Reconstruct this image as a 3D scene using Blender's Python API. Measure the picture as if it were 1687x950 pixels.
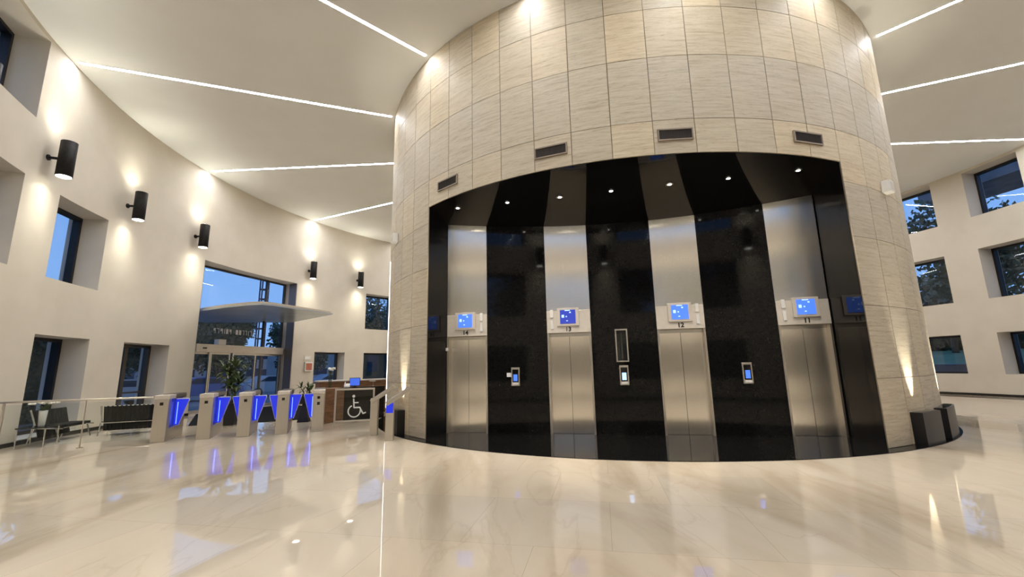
import bpy, bmesh, math, random
from mathutils import Vector, Matrix
random.seed(7)
for o in list(bpy.data.objects):
    bpy.data.objects.remove(o)
scene = bpy.context.scene
COL = scene.collection

# ------------------------------------------------------------------ camera
FPX, PITCH, ROLL = 705.8, 0.1823, -0.0199
HC = 1.6
cam_data = bpy.data.cameras.new('camera')
cam_data.sensor_width = 36.0
cam_data.lens = FPX / 1687 * 36
cam_data.clip_start = 0.03
cam_data.clip_end = 400
cam = bpy.data.objects.new('camera', cam_data)
COL.objects.link(cam)
F = Vector((0, math.cos(PITCH), math.sin(PITCH)))
R0 = Vector((1, 0, 0)); U0 = Vector((0, -math.sin(PITCH), math.cos(PITCH)))
RR = R0 * math.cos(ROLL) + U0 * math.sin(ROLL)
UU = -R0 * math.sin(ROLL) + U0 * math.cos(ROLL)
M3 = Matrix((RR, UU, -F)).transposed()
cam.matrix_world = Matrix.Translation((0, 0, HC)) @ M3.to_4x4()
scene.camera = cam

# ------------------------------------------------------------------ view + world
scene.view_settings.view_transform = 'Standard'
scene.view_settings.look = 'None'
scene.view_settings.gamma = 1.0
scene.view_settings.use_curve_mapping = False
scene.view_settings.exposure = 0.02
LED_STRENGTH = 92.0
LAMP_W = 300.0
DOWN_W = 300.0
UPLIGHT_W = 550.0
SKY_STRENGTH = 1.1
scene.cycles.sample_clamp_indirect = 10.0
w = bpy.data.worlds.new('dusk_sky'); scene.world = w; w.use_nodes = True
nt = w.node_tree; nt.nodes.clear()
out = nt.nodes.new('ShaderNodeOutputWorld'); bg = nt.nodes.new('ShaderNodeBackground')
tc = nt.nodes.new('ShaderNodeTexCoord'); sp = nt.nodes.new('ShaderNodeSeparateXYZ')
rmp = nt.nodes.new('ShaderNodeValToRGB')
nt.links.new(tc.outputs['Generated'], sp.inputs[0]); nt.links.new(sp.outputs['Z'], rmp.inputs[0])
rmp.color_ramp.elements[0].position = 0.0; rmp.color_ramp.elements[0].color = (0.26, 0.48, 0.88, 1)
rmp.color_ramp.elements[1].position = 0.6; rmp.color_ramp.elements[1].color = (0.15, 0.33, 0.80, 1)
nt.links.new(rmp.outputs[0], bg.inputs[0]); bg.inputs[1].default_value = SKY_STRENGTH
nt.links.new(bg.outputs[0], out.inputs[0])

# ------------------------------------------------------------------ shared geometry numbers (metres, degrees)
CX, CY = 3.94, 15.975        # axis of the round core
RD = 8.243                   # stone face of the core
RP = 8.50                    # black granite plinth
RW = 16.72                   # inner face of the round outer wall
RG = 17.36                   # window line, deep in the reveal
RO = 17.75                   # outer face
HCEIL = 9.977
NX, NY, NC = 0.19405, 0.98099, 10.672     # plane of the lift fronts: n.p = c
EX, EY = 0.98099, -0.19405

def P(a, r, z=0.0):
    t = math.radians(a)
    return Vector((CX + r * math.sin(t), CY - r * math.cos(t), z))
def cone_z(r):
    return 5.657 - 0.213 * (RD - r)
def S(s, d=0.0, z=0.0):      # point on the lift wall: s along, d towards the hall
    return Vector((NX * NC + EX * s - NX * d, NY * NC + EY * s - NY * d, z))

# ------------------------------------------------------------------ material helpers
def principled(name, col, rough=0.5, metal=0.0, spec=0.5, emit=None, estr=0.0, aniso=0.0, coat=0.0):
    m = bpy.data.materials.new(name); m.use_nodes = True
    b = m.node_tree.nodes['Principled BSDF']
    b.inputs['Base Color'].default_value = (*col, 1); b.inputs['Roughness'].default_value = rough
    b.inputs['Metallic'].default_value = metal; b.inputs['Specular IOR Level'].default_value = spec
    b.inputs['Anisotropic'].default_value = aniso; b.inputs['Coat Weight'].default_value = coat
    if emit:
        b.inputs['Emission Color'].default_value = (*emit, 1); b.inputs['Emission Strength'].default_value = estr
    return m
def N(m, t, **kw):
    n = m.node_tree.nodes.new(t)
    for k, v in kw.items():
        setattr(n, k, v)
    return n
def L(m, a, b): m.node_tree.links.new(a, b)
def B(m): return m.node_tree.nodes['Principled BSDF']
def mottle(m, c1, c2, scale=6.0, detail=4, bump=0.0, coords='Object', stretch=(1, 1, 1), p0=0.35, p1=0.65):
    tcn = N(m, 'ShaderNodeTexCoord'); mp = N(m, 'ShaderNodeMapping'); mp.inputs['Scale'].default_value = stretch
    ns = N(m, 'ShaderNodeTexNoise'); ns.inputs['Scale'].default_value = scale; ns.inputs['Detail'].default_value = detail
    cr = N(m, 'ShaderNodeValToRGB')
    cr.color_ramp.elements[0].color = (*c1, 1); cr.color_ramp.elements[1].color = (*c2, 1)
    cr.color_ramp.elements[0].position = p0; cr.color_ramp.elements[1].position = p1
    L(m, tcn.outputs[coords], mp.inputs[0]); L(m, mp.outputs[0], ns.inputs[0]); L(m, ns.outputs['Fac'], cr.inputs[0])
    L(m, cr.outputs[0], B(m).inputs['Base Color'])
    if bump:
        bp = N(m, 'ShaderNodeBump'); bp.inputs['Strength'].default_value = bump; bp.inputs['Distance'].default_value = 0.02
        L(m, ns.outputs['Fac'], bp.inputs['Height']); L(m, bp.outputs[0], B(m).inputs['Normal'])
    return m

M = {}
M['wall'] = mottle(principled('wall_paint', (0.6, .55, .46), 0.75, spec=0.25), (0.60, 0.545, 0.455), (0.635, 0.58, 0.49), 1.2)
M['ceiling'] = mottle(principled('ceiling_paint', (0.65, .63, .57), 0.85, spec=0.15), (0.785, 0.78, 0.745), (0.805, 0.80, 0.765), 0.8)
M['led'] = principled('led_diffuser', (0.9, 0.9, 0.9), 0.5, emit=(0.96, 0.965, 1.0), estr=LED_STRENGTH)
M['lens'] = principled('lamp_lens', (0.9, 0.9, 0.85), 0.4, emit=(1.0, 0.96, 0.84), estr=12)
M['black_metal'] = mottle(principled('black_powder_coat', (0.012, .012, .012), 0.55, spec=0.2), (0.010, 0.009, 0.009), (0.016, 0.015, 0.014), 20)
M['black_frame'] = principled('black_window_frame', (0.008, 0.008, 0.009), 0.4)
M['bronze_frame'] = principled('bronze_window_frame', (0.07, 0.06, 0.05), 0.4, metal=0.4)
M['grout'] = principled('stone_joint', (0.20, 0.155, 0.105), 0.9)
M['baseboard'] = principled('dark_baseboard', (0.012, 0.010, 0.009), 0.25)

def make_granite():
    m = principled('black_granite', (0.006, 0.006, 0.0055), 0.05, spec=0.2)
    return mottle(m, (0.0055, 0.0050, 0.0045), (0.0075, 0.007, 0.0065), 30, 4)
M['granite'] = make_granite()

def make_travertine():
    m = principled('travertine', (0.5, .42, .32), 0.55, spec=0.3)
    uv = N(m, 'ShaderNodeUVMap'); uv.uv_map = 'UVMap'
    at = N(m, 'ShaderNodeAttribute'); at.attribute_name = 'tone'
    sep = N(m, 'ShaderNodeSeparateColor'); L(m, at.outputs['Color'], sep.inputs[0])
    off = N(m, 'ShaderNodeVectorMath', operation='ADD'); L(m, uv.outputs[0], off.inputs[0])
    sc_ = N(m, 'ShaderNodeVectorMath', operation='SCALE'); L(m, at.outputs['Color'], sc_.inputs[0]); sc_.inputs['Scale'].default_value = 23.0
    L(m, sc_.outputs[0], off.inputs[1])
    mp = N(m, 'ShaderNodeMapping'); mp.inputs['Scale'].default_value = (0.7, 9.0, 1); L(m, off.outputs[0], mp.inputs[0])
    n1 = N(m, 'ShaderNodeTexNoise'); n1.inputs['Scale'].default_value = 2.2; n1.inputs['Detail'].default_value = 8; n1.inputs['Roughness'].default_value = 0.65
    L(m, mp.outputs[0], n1.inputs[0])
    cr = N(m, 'ShaderNodeValToRGB'); L(m, n1.outputs['Fac'], cr.inputs[0])
    e = cr.color_ramp.elements
    e[0].position = 0.3; e[0].color = (0.45, 0.37, 0.255, 1)
    e[1].position = 0.66; e[1].color = (0.64, 0.57, 0.44, 1)
    x = e.new(0.47); x.color = (0.57, 0.495, 0.37, 1)
    mp2 = N(m, 'ShaderNodeMapping'); mp2.inputs['Scale'].default_value = (2.4, 26.0, 1); L(m, off.outputs[0], mp2.inputs[0])
    n2 = N(m, 'ShaderNodeTexNoise'); n2.inputs['Scale'].default_value = 2.5; n2.inputs['Detail'].default_value = 6; n2.inputs['Roughness'].default_value = 0.7
    L(m, mp2.outputs[0], n2.inputs[0])
    cr2 = N(m, 'ShaderNodeValToRGB'); L(m, n2.outputs['Fac'], cr2.inputs[0])
    cr2.color_ramp.elements[0].position = 0.31; cr2.color_ramp.elements[0].color = (0.50, 0.46, 0.41, 1)
    cr2.color_ramp.elements[1].position = 0.45; cr2.color_ramp.elements[1].color = (1, 1, 1, 1)
    mx = N(m, 'ShaderNodeMix', data_type='RGBA', blend_type='MULTIPLY'); mx.inputs['Factor'].default_value = 0.75
    L(m, cr.outputs[0], mx.inputs['A']); L(m, cr2.outputs[0], mx.inputs['B'])
    # each slab has its own tone: greyer or more golden
    tone = N(m, 'ShaderNodeMix', data_type='RGBA', blend_type='MULTIPLY'); tone.inputs['Factor'].default_value = 1.0
    cr3 = N(m, 'ShaderNodeValToRGB'); L(m, sep.outputs['Red'], cr3.inputs[0])
    cr3.color_ramp.elements[0].color = (0.86, 0.865, 0.88, 1); cr3.color_ramp.elements[1].color = (1.07, 1.02, 0.93, 1)
    L(m, mx.outputs['Result'], tone.inputs['A']); L(m, cr3.outputs[0], tone.inputs['B'])
    L(m, tone.outputs['Result'], B(m).inputs['Base Color'])
    bp = N(m, 'ShaderNodeBump'); bp.inputs['Strength'].default_value = 0.35; bp.inputs['Distance'].default_value = 0.01
    L(m, cr2.outputs[0], bp.inputs['Height']); L(m, bp.outputs[0], B(m).inputs['Normal'])
    return m
M['travertine'] = make_travertine()

def make_floor():
    m = principled('polished_marble', (0.6, .5, .4), 0.018, spec=0.6)
    tcn = N(m, 'ShaderNodeTexCoord')
    mp = N(m, 'ShaderNodeMapping'); mp.inputs['Scale'].default_value = (0.62, 0.13, 1)
    L(m, tcn.outputs['Object'], mp.inputs[0])
    n1 = N(m, 'ShaderNodeTexNoise'); n1.inputs['Scale'].default_value = 1.0; n1.inputs['Detail'].default_value = 7
    n1.inputs['Roughness'].default_value = 0.55; n1.inputs['Distortion'].default_value = 0.9
    L(m, mp.outputs[0], n1.inputs[0])
    cr = N(m, 'ShaderNodeValToRGB'); L(m, n1.outputs['Fac'], cr.inputs[0]); e = cr.color_ramp.elements
    e[0].position = 0.30; e[0].color = (0.43, 0.34, 0.235, 1)
    e[1].position = 0.68; e[1].color = (0.69, 0.61, 0.49, 1)
    x = e.new(0.48); x.color = (0.625, 0.54, 0.42, 1)
    # fine veins
    mp2 = N(m, 'ShaderNodeMapping'); mp2.inputs['Rotation'].default_value = (0, 0, 0.15); mp2.inputs['Scale'].default_value = (0.8, 0.22, 1)
    L(m, tcn.outputs['Object'], mp2.inputs[0])
    n2 = N(m, 'ShaderNodeTexNoise'); n2.inputs['Scale'].default_value = 1.3; n2.inputs['Detail'].default_value = 8; n2.inputs['Distortion'].default_value = 0.8
    L(m, mp2.outputs[0], n2.inputs[0])
    sb = N(m, 'ShaderNodeMath', operation='SUBTRACT'); sb.inputs[1].default_value = 0.5; L(m, n2.outputs['Fac'], sb.inputs[0])
    ab = N(m, 'ShaderNodeMath', operation='ABSOLUTE'); L(m, sb.outputs[0], ab.inputs[0])
    cr2 = N(m, 'ShaderNodeValToRGB'); L(m, ab.outputs[0], cr2.inputs[0])
    cr2.color_ramp.elements[0].position = 0.0; cr2.color_ramp.elements[0].color = (0.80, 0.74, 0.68, 1)
    cr2.color_ramp.elements[1].position = 0.012; cr2.color_ramp.elements[1].color = (1, 1, 1, 1)
    mx = N(m, 'ShaderNodeMix', data_type='RGBA', blend_type='MULTIPLY'); mx.inputs['Factor'].default_value = 0.32
    L(m, cr.outputs[0], mx.inputs['A']); L(m, cr2.outputs[0], mx.inputs['B'])
    # slabs
    br = N(m, 'ShaderNodeTexBrick'); br.offset = 0.5
    mp3 = N(m, 'ShaderNodeMapping'); mp3.inputs['Rotation'].default_value = (0, 0, 0.2); L(m, tcn.outputs['Object'], mp3.inputs[0]); L(m, mp3.outputs[0], br.inputs[0])
    br.inputs['Scale'].default_value = 1.0; br.inputs['Brick Width'].default_value = 1.4; br.inputs['Row Height'].default_value = 1.4
    br.inputs['Mortar Size'].default_value = 0.0025; br.inputs['Bias'].default_value = 0.0
    br.inputs['Color1'].default_value = (0.95, 0.95, 0.96, 1); br.inputs['Color2'].default_value = (1.03, 1.0, 0.97, 1); br.inputs['Mortar'].default_value = (0.74, 0.70, 0.64, 1)
    m2 = N(m, 'ShaderNodeMix', data_type='RGBA', blend_type='MULTIPLY'); m2.inputs['Factor'].default_value = 1.0
    L(m, mx.outputs['Result'], m2.inputs['A']); L(m, br.outputs['Color'], m2.inputs['B'])
    L(m, m2.outputs['Result'], B(m).inputs['Base Color'])
    return m
M['marble'] = make_floor()

def make_steel(name, col, rough, aniso, rot=0.0):
    m = principled(name, col, rough, metal=1.0, aniso=aniso)
    tg = N(m, 'ShaderNodeTangent'); tg.direction_type = 'RADIAL'; tg.axis = 'Z'
    L(m, tg.outputs[0], B(m).inputs['Tangent'])
    B(m).inputs['Anisotropic Rotation'].default_value = rot
    tcn = N(m, 'ShaderNodeTexCoord'); mp = N(m, 'ShaderNodeMapping'); mp.inputs['Scale'].default_value = (60, 60, 1.2)
    ns = N(m, 'ShaderNodeTexNoise'); ns.inputs['Scale'].default_value = 1.0; ns.inputs['Detail'].default_value = 3
    cr = N(m, 'ShaderNodeValToRGB')
    cr.color_ramp.elements[0].color = (*[c * 0.93 for c in col], 1); cr.color_ramp.elements[1].color = (*[min(1, c * 1.05) for c in col], 1)
    L(m, tcn.outputs['Object'], mp.inputs[0]); L(m, mp.outputs[0], ns.inputs[0]); L(m, ns.outputs['Fac'], cr.inputs[0]); L(m, cr.outputs[0], B(m).inputs['Base Color'])
    return m
M['lift_steel'] = make_steel('brushed_lift_steel', (0.92, 0.87, 0.79), 0.22, 0.95, 0.0)
M['trim_steel'] = make_steel('satin_steel', (0.66, 0.62, 0.55), 0.30, 0.3)
M['gate_steel'] = make_steel('turnstile_steel', (0.62, 0.58, 0.51), 0.38, 0.3)
M['header_steel'] = mottle(principled('matt_steel', (0.62, 0.55, 0.47), 0.4, metal=0.35), (0.66, 0.60, 0.52), (0.70, 0.64, 0.555), 9)
M['chrome'] = principled('chrome', (0.75, 0.74, 0.72), 0.12, metal=1.0)

def make_glass(name, tint=(1, 1, 1), rough=0.0, f0=0.04):
    m = bpy.data.materials.new(name); m.use_nodes = True; t = m.node_tree; t.nodes.clear()
    o = t.nodes.new('ShaderNodeOutputMaterial'); mx = t.nodes.new('ShaderNodeMixShader')
    tr = t.nodes.new('ShaderNodeBsdfTransparent'); gl = t.nodes.new('ShaderNodeBsdfGlossy'); lw = t.nodes.new('ShaderNodeLayerWeight')
    pw = t.nodes.new('ShaderNodeMath'); pw.operation = 'POWER'; pw.inputs[1].default_value = 5.0
    ma = t.nodes.new('ShaderNodeMath'); ma.operation = 'MULTIPLY_ADD'; ma.inputs[1].default_value = 1 - f0; ma.inputs[2].default_value = f0
    lw.inputs[0].default_value = 0.5; tr.inputs[0].default_value = (*tint, 1); gl.inputs['Roughness'].default_value = rough
    t.links.new(lw.outputs['Facing'], pw.inputs[0]); t.links.new(pw.outputs[0], ma.inputs[0])
    t.links.new(ma.outputs[0], mx.inputs[0]); t.links.new(tr.outputs[0], mx.inputs[1]); t.links.new(gl.outputs[0], mx.inputs[2]); t.links.new(mx.outputs[0], o.inputs[0])
    return m
M['glass'] = make_glass('window_glass', (0.95, 0.98, 1.0), f0=0.035)
M['clear_glass'] = make_glass('clear_glass', (0.93, 0.95, 0.94), f0=.02)
M['blue_wing'] = principled('blue_lit_acrylic', (0.02, 0.03, 0.32), 0.2, emit=(0.02, 0.04, 0.9), estr=.62)
M['blue_led'] = principled('blue_led_line', (0.1, 0.2, 0.9), 0.3, emit=(0.12, 0.22, 1.0), estr=3)
M['blue_spill_panel'] = principled('side_panel_painted_spill', (0.02, 0.02, 0.09), 0.2, emit=(0.03, 0.04, 0.5), estr=0.25)  # faint glow stands in for blue light spilling onto the cabinet side
M['screen'] = principled('blue_screen', (0.05, 0.1, 0.4), 0.15, emit=(0.06, 0.19, 0.85), estr=1.1)
M['screen_dark'] = principled('dark_blue_screen', (0.02, 0.03, 0.2), 0.15, emit=(0.03, 0.05, 0.42), estr=0.9)
M['screen_mark'] = principled('screen_marks', (0.3, .5, .8), 0.3, emit=(0.4, 0.6, 1.0), estr=1.2)
M['white_plastic'] = principled('white_plastic', (0.72, 0.70, 0.66), 0.4)
M['white_card'] = principled('white_card', (0.8, 0.8, 0.77), 0.6)
M['dark_glass'] = principled('dark_sensor_glass', (0.008, 0.007, 0.006), 0.1)
M['dark_top'] = principled('turnstile_dark_lid', (0.10, 0.085, 0.07), 0.3, metal=0.5)
M['grille'] = principled('bronze_grille', (0.035, 0.026, 0.02), 0.7)
M['grille_frame'] = principled('grille_frame', (0.26, 0.21, 0.155), 0.5)
M['grille_dark'] = principled('grille_void', (0.03, 0.022, 0.016), 0.8)
M['leather'] = mottle(principled('black_leather', (0.02, .02, .02), 0.55, spec=0.12), (0.010, 0.012, 0.011), (0.020, 0.019, 0.018), 14, bump=0.1)
M['wood'] = mottle(principled('walnut_veneer', (0.2, .1, .05), 0.35), (0.14, 0.065, 0.03), (0.27, 0.135, 0.065), 3, 6, stretch=(1, 1, 8))
M['desk_black'] = principled('black_desk_front', (0.014, 0.011, 0.009), 0.12)
M['pot'] = principled('black_planter', (0.010, 0.010, 0.011), 0.35)
M['soil'] = mottle(principled('soil', (0.04, .03, .02), 0.95), (0.03, 0.02, 0.012), (0.07, 0.045, 0.03), 30)
M['leaf'] = mottle(principled('leaf_green', (0.05, .1, .03), 0.5), (0.035, 0.06, 0.02), (0.10, 0.15, 0.045), 5)
M['leaf_light'] = principled('leaf_pale', (0.35, 0.38, 0.10), 0.5)
M['stem'] = principled('plant_stem', (0.09, 0.07, 0.04), 0.8)
M['petal'] = principled('white_petal', (0.85, 0.83, 0.76), 0.6)
M['vase'] = principled('white_vase', (0.72, 0.72, 0.68), 0.3)
M['canopy_top'] = principled('canopy_edge', (0.52, 0.45, 0.37), 0.4, metal=0.2)
M['canopy'] = mottle(principled('canopy_soffit', (0.3, .32, .33), 0.25, metal=0.35), (0.46, 0.51, 0.54), (0.56, 0.60, 0.62), 1.0)
M['mat'] = mottle(principled('entrance_matting', (0.02, .02, .022), 0.95, spec=0.1), (0.006, 0.006, 0.007), (0.013, 0.013, 0.014), 60)
M['red'] = mottle(principled('red_enamel', (0.5, .1, .06), 0.4), (0.42, 0.12, 0.07), (0.50, 0.17, 0.10), 8)
M['tree_leaf'] = mottle(principled('tree_foliage', (0.04, .06, .03), 0.7), (0.03, 0.05, 0.022), (0.10, 0.125, 0.06), 0.8)
M['bark'] = mottle(principled('bark', (0.06, .045, .03), 0.9), (0.045, 0.035, 0.025), (0.09, 0.07, 0.05), 8)
M['grass'] = mottle(principled('lawn', (0.1, .15, .06), 0.95), (0.15, 0.22, 0.10), (0.20, 0.28, 0.13), 2)
M['asphalt'] = mottle(principled('asphalt', (0.12, .12, .13), 0.85), (0.15, 0.15, 0.155), (0.20, 0.20, 0.205), 3)
M['concrete'] = mottle(principled('grey_concrete', (0.3, .3, .3), 0.85), (0.13, 0.13, 0.14), (0.19, 0.19, 0.20), 0.6)
M['facade'] = mottle(principled('distant_facade', (0.35, .33, .3), 0.85), (0.30, 0.29, 0.28), (0.40, 0.38, 0.36), 0.5)
M['facade_glass'] = principled('distant_window', (0.03, 0.05, 0.08), 0.1)
M['tyre'] = principled('tyre', (0.015, 0.015, 0.015), 0.8)
M['tower'] = principled('tower_paint', (0.02, 0.035, 0.10), 0.6)

# ------------------------------------------------------------------ mesh helpers
def obj(name, bm, mat, parent=None, smooth=False):
    me = bpy.data.meshes.new(name); bm.to_mesh(me); bm.free()
    me.materials.append(mat)
    if smooth:
        for p in me.polygons: p.use_smooth = True
    o = bpy.data.objects.new(name, me); COL.objects.link(o)
    if parent is not None: o.parent = parent
    return o
def struct(name, bm, mat, parent=None, smooth=False):
    o = obj(name, bm, mat, parent, smooth)
    if parent is None: o['kind'] = 'structure'
    return o
def tag(o, label, cat, group=None, kind=None):
    o['label'] = label; o['category'] = cat
    if group: o['group'] = group
    if kind: o['kind'] = kind
    return o
def thing(name, label, cat, loc=(0, 0, 0), rz=0.0, group=None):
    o = bpy.data.objects.new(name, None); COL.objects.link(o); o.empty_display_size = 0.1
    o.location = loc; o.rotation_euler = (0, 0, rz)
    return tag(o, label, cat, group)
def copy_tree(o, parent=None):
    c = o.copy(); COL.objects.link(c)
    if parent is not None: c.parent = parent
    for ch in list(o.children):
        copy_tree(ch, c)
    return c
def NB(): return bmesh.new()
def box(bm, x0, x1, y0, y1, z0, z1, bev=0.0, mtx=None):
    r = bmesh.ops.create_cube(bm, size=1.0)
    vs = r['verts']
    for v in vs:
        v.co = Vector((x0 + (v.co.x + .5) * (x1 - x0), y0 + (v.co.y + .5) * (y1 - y0), z0 + (v.co.z + .5) * (z1 - z0)))
    if bev:
        es = list({e for v in vs for e in v.link_edges})
        rr = bmesh.ops.bevel(bm, geom=es, offset=bev, segments=2, affect='EDGES', profile=0.5)
        vs = list({v for f in rr['faces'] for v in f.verts} | {v for v in vs if v.is_valid})
    if mtx is not None:
        bmesh.ops.transform(bm, matrix=mtx, verts=[v for v in vs if v.is_valid])
    return bm
def slab(bm, pts_bottom, pts_top):
    """closed prism between two loops with the same number of points"""
    b = [bm.verts.new(p) for p in pts_bottom]; t = [bm.verts.new(p) for p in pts_top]; n = len(b)
    bm.faces.new(list(reversed(b))); bm.faces.new(t)
    for i in range(n):
        bm.faces.new((b[i], b[(i + 1) % n], t[(i + 1) % n], t[i]))
    return bm
def prism(bm, poly, z0, z1):
    return slab(bm, [Vector((x, y, z0)) for x, y in poly], [Vector((x, y, z1)) for x, y in poly])
def quad(bm, a, b, c, d):
    return bm.faces.new([bm.verts.new(v) for v in (a, b, c, d)])
def tube(bm, a, b, r, n=12, r2=None, caps=True):
    a = Vector(a); b = Vector(b); d = (b - a); ln = d.length
    q = d.to_track_quat('Z', 'Y').to_matrix().to_4x4()
    bmesh.ops.create_cone(bm, cap_ends=caps, segments=n, radius1=r, radius2=r if r2 is None else r2, depth=ln,
                          matrix=Matrix.Translation((a + b) / 2) @ q)
    return bm
def path_tube(bm, pts, r, n=8):
    for i in range(len(pts) - 1):
        tube(bm, pts[i], pts[i + 1], r, n)
    for p in pts[1:-1]:
        bmesh.ops.create_icosphere(bm, subdivisions=1, radius=r, matrix=Matrix.Translation(p))
    return bm
def lathe(bm, prof, n=24, mtx=None):
    rings = []
    for r, z in prof:
        rings.append([bm.verts.new((r * math.cos(2 * math.pi * k / n), r * math.sin(2 * math.pi * k / n), z)) for k in range(n)])
    for i in range(len(rings) - 1):
        for k in range(n):
            bm.faces.new((rings[i][k], rings[i][(k + 1) % n], rings[i + 1][(k + 1) % n], rings[i + 1][k]))
    bm.faces.new(list(reversed(rings[0]))); bm.faces.new(rings[-1])
    return bm
def arc_box(bm, a0, a1, r0, r1, z0, z1, seg=None):
    """curved block about the core axis"""
    seg = seg or max(1, int(abs(a1 - a0) / 1.2))
    g = []
    for i in range(seg + 1):
        a = a0 + (a1 - a0) * i / seg
        g.append([bm.verts.new(P(a, r0, z0)), bm.verts.new(P(a, r1, z0)), bm.verts.new(P(a, r1, z1)), bm.verts.new(P(a, r0, z1))])
    for i in range(seg):
        for k in range(4):
            bm.faces.new((g[i][k], g[i][(k + 1) % 4], g[i + 1][(k + 1) % 4], g[i + 1][k]))
    bm.faces.new(list(reversed(g[0]))); bm.faces.new(g[-1])
    return bm

# ================================================================== SETTING
# floor
bm = NB()
n = 128
bm.faces.new([bm.verts.new(P(360 * k / n, RO, 0)) for k in range(n)])
for f in bm.faces:
    if f.normal.z < 0: f.normal_flip()
struct('floor', bm, M['marble'])
# ceiling
bm = NB()
b = [P(360 * k / n, RO + .05, HCEIL) for k in range(n)]
slab(bm, b, [p + Vector((0, 0, .3)) for p in b])
struct('ceiling', bm, M['ceiling'])

# windows: (angle far, angle near) columns; rows (z0, z1)
LEFTC = [(-66.9, -60.0), (-78.4, -71.5), (-90.1, -83.2), (-124.2, -117.5), (-135.6, -128.6)]
RIGHTC = [(91.0, 97.9), (102.35, 109.2), (113.7, 120.5)]
BACKC = [(-14.4 - 11.4 * k - 6.9, -14.4 - 11.4 * k) for k in range(3, -1, -1)] + [(-9.9, -3.0)] + [(1.5 + 11.3 * k, 8.4 + 11.3 * k) for k in range(8)]
ROW1, ROW2, ROW3 = (0.92, 2.66), (4.12, 6.33), (7.78, 9.86)
def openings(cols, rows=(ROW1, ROW2, ROW3)):
    return [(a, b, z0, z1) for a, b in cols for z0, z1 in rows]
OPL = openings([LEFTC[0], LEFTC[3], LEFTC[4]])
OPL += [(*LEFTC[1], 0.12, ROW1[1]), (*LEFTC[1], *ROW2)]
OPL += [(*LEFTC[2], 0.12, ROW1[1])]
ENT = (-112.8, -94.4, 0.0, 6.25)
OPL += [ENT]
OPL = [o for o in OPL if not (o[0] in (LEFTC[3][0],) and o[2] > 3)]
OPL = [o for o in OPL if not (o[0] == LEFTC[4][0] and o[2] > 7)]
OPR = openings(RIGHTC)
OPB = openings(BACKC)

def wall_ring(name, a0, a1, ops):
    A = {a0, a1}; k = math.ceil(a0)
    while k < a1:
        A.add(float(k)); k += 1.0
    ea = set()
    for o in ops:
        ea.add(o[0]); ea.add(o[1])
    A = sorted({a for a in A if all(abs(a - e) > 0.35 for e in ea)} | ea)
    Z = sorted({0.0, HCEIL} | {o[2] for o in ops} | {o[3] for o in ops})
    bm = NB()
    vc = {}
    def V(a, r, z):
        key = (round(a, 3), round(r, 3), round(z, 3))
        if key not in vc: vc[key] = bm.verts.new(P(a, r, z))
        return vc[key]
    def hole(a, z):
        return any(o[0] < a < o[1] and o[2] < z < o[3] for o in ops)
    for i in range(len(A) - 1):
        for j in range(len(Z) - 1):
            am, zm = (A[i] + A[i + 1]) / 2, (Z[j] + Z[j + 1]) / 2
            if hole(am, zm): continue
            for r in (RW, RO):
                bm.faces.new((V(A[i], r, Z[j]), V(A[i + 1], r, Z[j]), V(A[i + 1], r, Z[j + 1]), V(A[i], r, Z[j + 1])))
    for o in ops:
        for z in (o[2], o[3]):
            aa = [a for a in A if o[0] - 1e-6 <= a <= o[1] + 1e-6]
            if z <= 0.001: continue
            for i in range(len(aa) - 1):
                bm.faces.new((V(aa[i], RW, z), V(aa[i + 1], RW, z), V(aa[i + 1], RO, z), V(aa[i], RO, z)))
        zz = [z for z in Z if o[2] - 1e-6 <= z <= o[3] + 1e-6]
        for a in (o[0], o[1]):
            for j in range(len(zz) - 1):
                bm.faces.new((V(a, RW, zz[j]), V(a, RO, zz[j]), V(a, RO, zz[j + 1]), V(a, RW, zz[j + 1])))
    bmesh.ops.recalc_face_normals(bm, faces=bm.faces)
    return struct(name, bm, M['wall'])
wall_ring('wall_left', -140, -59.0, OPL)
wall_ring('wall_back', -59.0, 90.5, OPB)
wall_ring('wall_right', 90.5, 125, OPR)
wall_ring('wall_front', 125, 220, [])

def baseboard(name, a0, a1, gaps=()):
    bm = NB(); cur = a0
    for g0, g1 in list(gaps) + [(a1, a1)]:
        if g0 > cur: arc_box(bm, cur, g0, RW - 0.025, RW - 0.001, 0.001, 0.10)
        cur = g1
    struct(name, bm, M['baseboard'])
baseboard('baseboard_left', -139.5, -59.5, [(-112.8, -94.4)])
baseboard('baseboard_right', 90.6, 130)
baseboard('baseboard_back', -59, 90)

win_no = [0]
def window(a0, a1, z0, z1, mullion=False, bronze=False):
    win_no[0] += 1
    root = bpy.data.objects.new('window_%d' % win_no[0], None); COL.objects.link(root)
    am = (a0 + a1) / 2
    c = P(am, RG, (z0 + z1) / 2)
    root.location = c; root.rotation_euler = (0, 0, math.radians(am)); root['kind'] = 'structure'
    # local: x along the wall, y towards the core (+y is -outward)
    hw = RG * math.sin(math.radians((a1 - a0) / 2)) - 0.004; hh = (z1 - z0) / 2 - 0.004
    fr = M['bronze_frame'] if bronze else M['black_frame']
    bm = NB(); t = 0.085
    for s in (-1, 1):
        box(bm, s * hw - (t if s > 0 else 0), s * hw + (0 if s > 0 else t), -0.19, 0.0, -hh, hh)
        box(bm, -hw + t, hw - t, -0.19, 0.0, s * hh - (t if s > 0 else 0), s * hh + (0 if s > 0 else t))
    if mullion:
        box(bm, -0.09, 0.05, -0.16, -0.04, -hh + t, hh - t)
        box(bm, -hw + t, hw - t, -0.14, -0.07, -0.42, -0.36)
        box(bm, -hw + t, hw - t, -0.14, -0.07, -0.88, -0.84)
    obj('window_frame', bm, fr, root)
    bm = NB(); box(bm, -hw + t, hw - t, -0.115, -0.105, -hh + t, hh - t)
    obj('pane', bm, M['glass'], root)
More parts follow.
